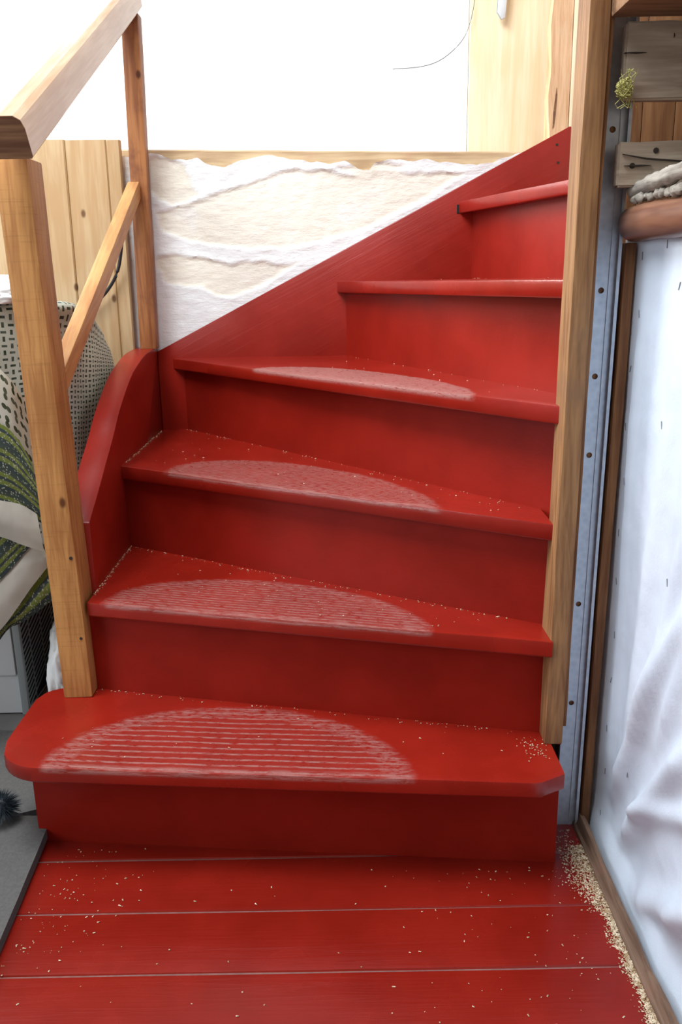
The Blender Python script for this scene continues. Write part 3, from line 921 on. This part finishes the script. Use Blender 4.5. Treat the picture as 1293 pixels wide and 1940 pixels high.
# ------------------------------------------------------------------ behind the half wall: pine panel, old stud, strip
pn = bmesh.new()
a = at(889, 100, 2.56).x; b = at(1046, 100, 2.56).x
add_box(pn, (a, 2.545, 1.262), (b, 2.575, 2.5), .002)
pp = link('pine_partition', pn, MT['pale_pine'])
tag(pp, 'tall pale pine panel standing behind the plastered half wall', 'panel')
tag(link('white_jamb', box((at(864, 100, 2.58).x, 2.562, 1.262), (a - .001, 2.60, 2.5), .002), MT['white_wall']), 'white upright jamb along the left edge of the pale pine panel', 'jamb')
def stud():
    xa, xb = at(1041, 120, 2.47).x, at(1080, 120, 2.47).x
    bm = bmesh.new(); rg = []
    for i in range(40):
        z = 1.33 + 1.1 * i / 39
        e = .006 * fbm((z * 12, 1, 0), 3); rag = .010 * max(0, 1 - i / 4)
        rg.append([bm.verts.new(p) for p in ((xa + e + rag, 2.455, z), (xb + .3 * e, 2.455, z), (xb, 2.50, z), (xa + e, 2.50, z))])
    for p, q in zip(rg, rg[1:]):
        for k in range(4): bm.faces.new((p[k], p[(k + 1) % 4], q[(k + 1) % 4], q[k]))
    bm.faces.new(rg[0]); bm.faces.new(rg[-1][::-1])
    bmesh.ops.recalc_face_normals(bm, faces=bm.faces)
    return bm, xa, xb
sb, xa, xb = stud()
so = link('old_stud', sb, MT['old_stud'])
tag(so, 'rough old reddish timber stud behind the top of the red string', 'stud')
q = at(1052, 205, 2.4545)
ck = prism([(q.x + .002, q.z + .05), (q.x + .004, q.z + .03), (q.x + .002, q.z - .02), (q.x - .001, q.z - .045), (q.x - .004, q.z - .05), (q.x - .004, q.z - .01)], 'y', 2.4535, 2.46)
link('crack', ck, MT['beam_old'], so)
tag(link('pine_strip', box((xb + .002, 2.452, 1.36), (xb + .07, 2.50, 2.5), .002), MT['pale_pine']), 'narrow pale pine strip between the old stud and the slim post', 'strip')
tag(link('metal_bracket', box((at(1072, 247, 2.44).x, 2.43, 1.352), (at(1100, 247, 2.44).x, 2.451, 1.366), .001), MT['alu']), 'small grey metal bracket at the top end of the red string', 'bracket')
# hanging tag and wire
tg = [at(u, v, 2.525) for u, v in [(948, -45), (943, 24), (951, 37), (957, 34), (966, -45)]]
tgo = thing('hanging_tag', tg[2], 'small pale blue and white tag hanging before the pine panel', 'tag')
link('tag_body', prism([(p.x, p.z) for p in tg], 'y', 2.522, 2.528, .0006), MT['white_enamel'], tgo)
link('tag_edge', tube([tg[0] - Vector((.0012, 0, 0)), tg[1] - Vector((.0012, 0, 0)), tg[2] - Vector((0, 0, .0012))], .0013, 6), MT['alu'], tgo)
wp = spline([at(903, -60, 2.53), at(900, 0, 2.532), at(889, 50, 2.535), at(872, 82, 2.54), at(838, 112, 2.56), at(800, 126, 2.58), at(745, 131, 2.60)], 40)
tag(link('thin_wire', tube(wp, .0009, 6), MT['dark_board']), 'thin dark wire curling in front of the white upper wall', 'wire')

# ------------------------------------------------------------------ pine cladding at the left
pc = thing('pine_cladding', (-.86, 2.40, .0), 'panel of fresh knotty pine boards behind the printed cloth', 'panelling')
edges = [-.557, -.594, -.703, -.812, -.921, -1.03, -1.139, -1.248, -1.357]
for i, (xb_, xa_) in enumerate(zip(edges, edges[1:])):
    tz = 1.372 - .0 * i
    bmp = bmesh.new()
    # tongue and groove: chamfered long edges
    y = 2.376 if i else 2.371
    pr = [(xa_ + .0006, y + .018), (xa_ + .0006, y + .004), (xa_ + .004, y), (xb_ - .004, y), (xb_ - .0006, y + .004), (xb_ - .0006, y + .018)]
    lean = -.012
    A = [bmp.verts.new((p[0] + lean, p[1], .01)) for p in pr]; B = [bmp.verts.new((p[0], p[1], tz + .002 * (i % 3))) for p in pr]
    bmp.faces.new(A); bmp.faces.new(B[::-1])
    for k in range(6): bmp.faces.new((A[k], A[(k + 1) % 6], B[(k + 1) % 6], B[k]))
    bmesh.ops.recalc_face_normals(bmp, faces=bmp.faces)
    link('pine_board', bmp, MT['pine'], pc)
# cable looping down the cladding
cb = spline([at(238, 380, 2.30), at(232, 450, 2.33), at(224, 510, 2.345), at(206, 547, 2.35), at(180, 575, 2.352), at(150, 600, 2.354)], 24)
tag(link('black_cable', tube(cb, .0045, 8), MT['black']), 'black cable hanging behind the sloping middle rail', 'cable')

# ------------------------------------------------------------------ cabinet, cloths and things left of the stair
cabn = thing('white_cabinet', (-1.0, 2.05, 0.0), 'white metal cabinet with grey grille under the printed cloth', 'cabinet')
CX, CY = -.775, 1.868
link('body', box((-1.30, CY + .004, .0), (CX - .004, 2.30, .93), .004), MT['white_enamel'], cabn)
link('front_panel', box((-1.22, CY - .006, .105), (at(27, 1240, CY).x, CY + .004, .48), .004), MT['white_enamel'], cabn)
link('corner_strip', box((CX - .014, CY - .004, .0), (CX + .003, CY + .010, .93), .002), MT['alu'], cabn)
gb = bmesh.new()
add_box(gb, (CX - .004, CY + .012, .01), (CX - .002, 2.28, .92))
gr = link('grille_backing', gb, MT['dark'], cabn)
gb = bmesh.new()
for i in range(64):
    z = .0 + i * .0145
    for sgn in (1,):
        y0_, y1_ = CY + .012, 2.28
        za, zb = z, z + .13 * sgn
        if za < .01 or zb > .92: continue
        p, q = Vector((CX, y0_, za)), Vector((CX, y1_, zb))
        d = (q - p).normalized(); u_ = Vector((0, -d.z, d.y)) * .0021
        vs = [gb.verts.new(c) for c in (p - u_, q - u_, q + u_, p + u_)]
        vt = [gb.verts.new(v.co + Vector((.002, 0, 0))) for v in vs]
        gb.faces.new(vt)
        for k in range(4): gb.faces.new((vs[k], vs[(k + 1) % 4], vt[(k + 1) % 4], vt[k]))
for y in (CY + .06, CY + .14, CY + .22, CY + .3):
    add_box(gb, (CX, y, .01), (CX + .0015, y + .003, .92))
bmesh.ops.recalc_face_normals(gb, faces=gb.faces)
link('grille', gb, MT['alu'], cabn, smooth=False)
link('worktop', prism([(-1.32, 1.70), (-.84, 1.70), (-.745, 1.86), (-.69, 1.97), (-.69, 2.06), (-1.32, 2.06)], 'z', .945, .968, .002), MT['dark_board'], cabn)

# printed cloth over the worktop
zt = .9725
cl = thing('printed_cloth', (-.8, 1.7, .30), 'white cotton cloth with dark green print draped over the cabinet', 'cloth')
cols = 8
def crow(z, yl, c3, c4, c5, c6):
    return [(-1.25, yl, z), (-1.0, yl - .005, z), (-.85, yl - .005, z), c3, c4, c5, c6]
ctrl = [
    crow(zt, 1.78, (-.80, 1.86, zt), (-.74, 1.98, zt), (-.70, 2.05, zt), (-.67, 2.10, zt - .004)),
    crow(zt, 1.695, (-.785, 1.76, zt), at(108, 574, 1.90), at(160, 584, 2.02), at(176, 605, 2.12)),
    crow(.93, 1.67, (-.770, 1.745, .93), at(108, 625, 1.90), at(168, 632, 2.03), at(205, 655, 2.17)),
    crow(.80, 1.66, (-.765, 1.74, .80), at(106, 715, 1.89), at(170, 712, 2.03), at(219, 706, 2.20)),
    crow(.65, 1.66, (-.765, 1.74, .65), at(108, 815, 1.88), at(172, 805, 2.01), at(214, 780, 2.18)),
    crow(.50, 1.66, (-.765, 1.74, .50), at(114, 915, 1.86), at(168, 895, 1.97), at(200, 865, 2.13)),
    crow(.38, 1.67, (-.77, 1.745, .38), at(120, 1000, 1.84), at(160, 975, 1.92), at(185, 945, 2.06)),
]
def cdisp(p, s, t):
    return .007 * fbm((p.x * 9 + p.y * 9, p.z * 2.2, 2), 2) * min(1, t * 3) + .0016 * fbm((p.x * 30, p.y * 30, p.z * 20), 2)
link('main_drape', surf(ctrl, 90, 90, cdisp, .0012), MT['fab_small'], cl, angle=70)
# front flap with the larger print
YF = 1.625
ctrl = [[at(u, v, YF + dy) for u, v, dy in r] for r in [
    [(-120, 640, .01), (-60, 650, 0), (-10, 690, -.01), (20, 720, -.005), (48, 760, .015)],
    [(-120, 740, 0), (-60, 745, -.005), (-8, 770, -.012), (30, 800, -.008), (62, 840, .015)],
    [(-120, 830, 0), (-60, 835, -.006), (-4, 850, -.015), (36, 880, -.010), (72, 920, .015)],
    [(-120, 930, 0), (-60, 935, -.006), (0, 945, -.012), (42, 965, -.006), (82, 990, .015)]]]
link('front_flap', surf(ctrl, 40, 40, lambda p, s, t: .004 * fbm((p.x * 22, p.z * 9, 4), 2), .0012), MT['fab_big'], cl, angle=70)
def strip(name, top_, bot_, dy, mat, n=24):
    c = [[at(u, v, YF + dy + e) for u, v, e in top_], [at((a[0] + b[0]) / 2, (a[1] + b[1]) / 2, YF + dy + (a[2] + b[2]) / 2 - .006) for a, b in zip(top_, bot_)], [at(u, v, YF + dy + e) for u, v, e in bot_]]
    link(name, surf(c, n, 14, lambda p, s, t: .002 * fbm((p.x * 30, p.z * 30, dy * 100), 2), .0014), mat, cl, angle=70)
strip('green_border', [(-130, 775, 0), (-60, 782, 0), (0, 802, 0), (32, 830, 0), (62, 880, 0)], [(-130, 935, 0), (-60, 940, 0), (0, 950, 0), (38, 964, 0), (80, 992, 0)], -.020, MT['border'])
strip('cream_hem', [(-130, 935, 0), (-60, 940, 0), (0, 948, 0), (40, 956, 0), (70, 974, 0)], [(-130, 1000, 0), (-60, 1005, 0), (0, 1017, 0), (42, 1032, 0), (84, 1046, 0)], -.026, MT['cream'])
strip('green_corner', [(-190, 1080, 0), (-90, 1040, 0), (-40, 990, 0), (-10, 962, 0), (20, 960, 0)], [(-120, 1225, 0), (-60, 1160, 0), (-4, 1104, 0), (26, 1072, 0), (58, 1034, 0)], -.014, MT['border'])
strip('cream_fold', [(-80, 1190, 0), (-8, 1103, 0), (22, 1072, 0), (50, 1040, 0), (84, 1040, 0)], [(-60, 1260, 0), (4, 1190, 0), (34, 1150, 0), (62, 1110, 0), (92, 1072, 0)], -.010, MT['cream'])
strip('green_edge', [(-40, 1235, 0), (6, 1184, 0), (36, 1148, 0), (64, 1108, 0), (94, 1066, 0)], [(-20, 1250, 0), (12, 1196, 0), (48, 1176, 0), (80, 1152, 0), (108, 1130, 0)], .004, MT['border'])
# white bundle on the worktop
def bundle(c, sx, sy, sz, seed, flat=True):
    bm = bmesh.new(); bmesh.ops.create_icosphere(bm, subdivisions=5, radius=1)
    for v in bm.verts:
        n_ = v.co.normalized()
        r = 1 + .22 * fbm(n_ * 1.8 + Vector((seed, 0, 0)), 4) + .10 * abs(noise.noise(n_ * 4.5 + Vector((seed, 3, 0))))
        q = Vector((n_.x * sx * r, n_.y * sy * r, n_.z * sz * r))
        if flat and q.z < -sz * .55: q.z = -sz * .55
        v.co = Vector(c) + q + Vector((0, 0, sz * .55))
    return bm
tag(link('white_bundle', bundle((-.75, 1.86, zt + .004), .13, .07, .036, 3), MT['white_cloth'], angle=80), 'crumpled white cloth bundle on top of the draped cabinet', 'cloth')
tag(link('crumpled_cloth', bundle((-.672, 1.93, .0), .055, .10, .15, 9), MT['white_cloth'], angle=80), 'crumpled white rag on the floor behind the newel post', 'cloth')

# ------------------------------------------------------------------ grey felt mats and brush
def slab(pts, z0_, z1_, seed, curl=None):
    bm = bmesh.new()
    vs = [bm.verts.new((p[0], p[1], z1_)) for p in pts]
    bm.faces.new(vs)
    bmesh.ops.triangulate(bm, faces=bm.faces[:])
    bmesh.ops.subdivide_edges(bm, edges=bm.edges[:], cuts=9, use_grid_fill=True)
    bmesh.ops.subdivide_edges(bm, edges=bm.edges[:], cuts=1, use_grid_fill=True)
    for v in bm.verts:
        v.co.z += .003 * fbm((v.co.x * 7 + seed, v.co.y * 7, 0), 2)
        if curl: v.co.z += curl(v.co)
    g = bmesh.ops.extrude_face_region(bm, geom=bm.faces[:])
    for e in g['geom']:
        if isinstance(e, bmesh.types.BMVert): e.co.z -= (z1_ - z0_)
    for v in bm.verts: v.co.z = max(v.co.z, z0_)
    bmesh.ops.recalc_face_normals(bm, faces=bm.faces)
    return bm
c1 = atz(99, 1550, .022); c2 = atz(4, 1772, .022)
dirv = (c2 - c1).normalized()
far = c1 + dirv * 1.1
tag(link('felt_mat', slab([(c1.x, c1.y), (-1.2, c1.y + .04), (-1.2, far.y), (far.x, far.y)], .002, .022, 1, lambda c: .006 * max(0, 1 - (c - Vector((c1.x, c1.y, c.z))).length / .2)), MT['mat'], angle=50),
    'grey felt mat lying along the left side of the red floor', 'mat')
tag(link('felt_mat', slab([(-.590, 1.755), (-1.2, 1.79), (-1.2, c1.y + .055), (-.640, c1.y + .032), (-.612, c1.y + .045), (-.600, 1.52)], -.003, .012, 4), MT['mat'], angle=50),
    'grey felt mat with a ragged edge beside the bottom step', 'mat')
bc = atz(8, 1560, .024)
bru = thing('floor_brush', (bc.x, bc.y, .027), 'dark blue black bristle brush lying on the grey mat', 'brush')
bm = bmesh.new(); random.seed(9)
cc = Vector((bc.x - .004, bc.y + .004, .060))
for i in range(900):
    th = random.uniform(0, 2 * PI); ph = math.acos(random.uniform(-.62, 1))
    d = Vector((math.sin(ph) * math.cos(th), math.sin(ph) * math.sin(th), math.cos(ph) * .9))
    L = random.uniform(.034, .044)
    a = cc + d * .010; b = cc + d * L + Vector((0, 0, -.004))
    b.z = max(b.z, .0285)
    sd = d.cross(Vector((.3, .5, .8))).normalized() * .0009; s2 = d.cross(sd).normalized() * .0009
    va = [bm.verts.new(a + sd), bm.verts.new(a - sd * .5 + s2), bm.verts.new(a - sd * .5 - s2)]; vb = bm.verts.new(b)
    for k in range(3): bm.faces.new((va[k], va[(k + 1) % 3], vb))
bo = link('bristles', bm, MT['bristle'], bru, smooth=False); bo['kind'] = 'stuff'
bmc = bmesh.new(); bmesh.ops.create_icosphere(bmc, subdivisions=3, radius=.020)
for v in bmc.verts: v.co += cc
link('brush_core', bmc, MT['bristle'], bru)
link('handle', tube([cc + Vector((-.012, .0, .022)), cc + Vector((-.02, .0, .06)), cc + Vector((-.06, .01, .16)), cc + Vector((-.12, .02, .30))], [.010, .009, .008, .009], 10), MT['black'], bru)

# ------------------------------------------------------------------ shavings and dust
def flakes(name, pts, label, smin=.0012, smax=.0034):
    vs, fs = [], []
    for (x, y, z) in pts:
        s = random.uniform(smin, smax); a = random.uniform(0, PI); el = random.uniform(.8, 2.2)
        dx, dy = math.cos(a) * s * el * .5, math.sin(a) * s * el * .5
        ex, ey = -math.sin(a) * s * .4, math.cos(a) * s * .4
        t = random.uniform(.0, .6) * s; h = s * random.uniform(.3, .8)
        k = len(vs)
        vs += [(x - dx - ex, y - dy - ey, z + .0001), (x + dx - ex, y + dy - ey, z + t), (x + dx + ex, y + dy + ey, z + .0001), (x - dx + ex, y - dy + ey, z + t), (x, y, z + h)]
        fs += [(k, k + 1, k + 4), (k + 1, k + 2, k + 4), (k + 2, k + 3, k + 4), (k + 3, k, k + 4), (k + 3, k + 2, k + 1, k)]
    me = bpy.data.meshes.new(name); me.from_pydata(vs, [], fs)
    o = link(name, me, MT['dust'], smooth=False)
    tag(o, label, 'shavings', kind='stuff')
    return o
random.seed(21)
P = []
for i in range(4800):
    y = random.uniform(.86, 1.335)
    w = .005 + .024 * max(0, 1 - abs(y - 1.25) / .09) + .012 * abs(noise.noise(Vector((y * 14, 0, 0)))) + .003
    x = .434 - abs(random.gauss(0, 1)) * w * .75
    P.append((x, y, .0005 + .004 * max(0, 1 - (.434 - x) / .014) * random.random()))
for i in range(350):
    P.append((random.uniform(.385, .43), random.gauss(1.30, .04), .0005))
for i in range(90):
    P.append((random.gauss(.30, .10), random.uniform(.9, 1.28), .0005))
P = [p for p in P if p[0] < .44 and p[1] < 1.385 and not (p[0] < .375 and p[1] > 1.28)]
flakes('sawdust', P, 'pale sawdust and shavings along the wooden edging on the red floor', .0006, .0024)
P = []
for i in range(85): P.append((random.gauss(-.46, .05), random.uniform(1.10, 1.36), .0006))
for i in range(60): P.append((random.uniform(-.52, .42), random.uniform(.95, 1.28), .0006))
for i in range(30): P.append((random.gauss(-.50, .03), random.uniform(1.05, 1.25), .0006))
flakes('floor_crumbs', [p for p in P if p[1] < 1.375 + (p[0] + .58) * -.092 - .004 and p[0] > -.545], 'scattered pale wood crumbs on the red floorboards', .0006, .0028)
P = []
def along(a, b, z, n, sp, nx, ny):
    for i in range(n):
        t = random.random(); o = abs(random.gauss(0, sp))
        P.append((a[0] + (b[0] - a[0]) * t - nx * o, a[1] + (b[1] - a[1]) * t - ny * o, z))
for k, (n1, n2) in {1: (70, 25), 2: (90, 45), 3: (60, 40), 4: (20, 12), 5: (14, 6)}.items():
    a, b = R_LINE[k + 1]; d = (Vector(b) - Vector(a)).normalized(); nn = Vector((-d.y, d.x))
    if nn.y < 0: nn = -nn
    a2 = Vector(a) - nn * .003; b2 = Vector(a) + (Vector(b) - Vector(a)) * .93 - nn * .003
    along(a2, b2, H[k] + .0008, n1, .006, nn.x, nn.y)
    na, nb = T_NOSE[k]
    for i in range(n2):
        t = random.uniform(.06, .90); s = random.uniform(.12, .95)
        f = Vector(na) + (Vector(nb) - Vector(na)) * t; bk = Vector(a) + (Vector(b) - Vector(a)) * t
        q = f + (bk - f) * s
        P.append((q.x, q.y, H[k] + .0006))
for k in (2, 3):
    y0_, y1_ = (1.60, 1.92) if k == 2 else (1.94, 2.37)
    for i in range(120): P.append((XL + .001 + abs(random.gauss(0, .003)), random.uniform(y0_, y1_), H[k] + .0006))
for i in range(60): P.append((.335 + random.gauss(0, .012), 1.33 + random.gauss(0, .018), H[1] + .0008))
P = [p for p in P if p[0] > XL or p[2] < .25]
flakes('tread_crumbs', P, 'pale sawdust crumbs in the corners of the red treads', .0008, .0024)
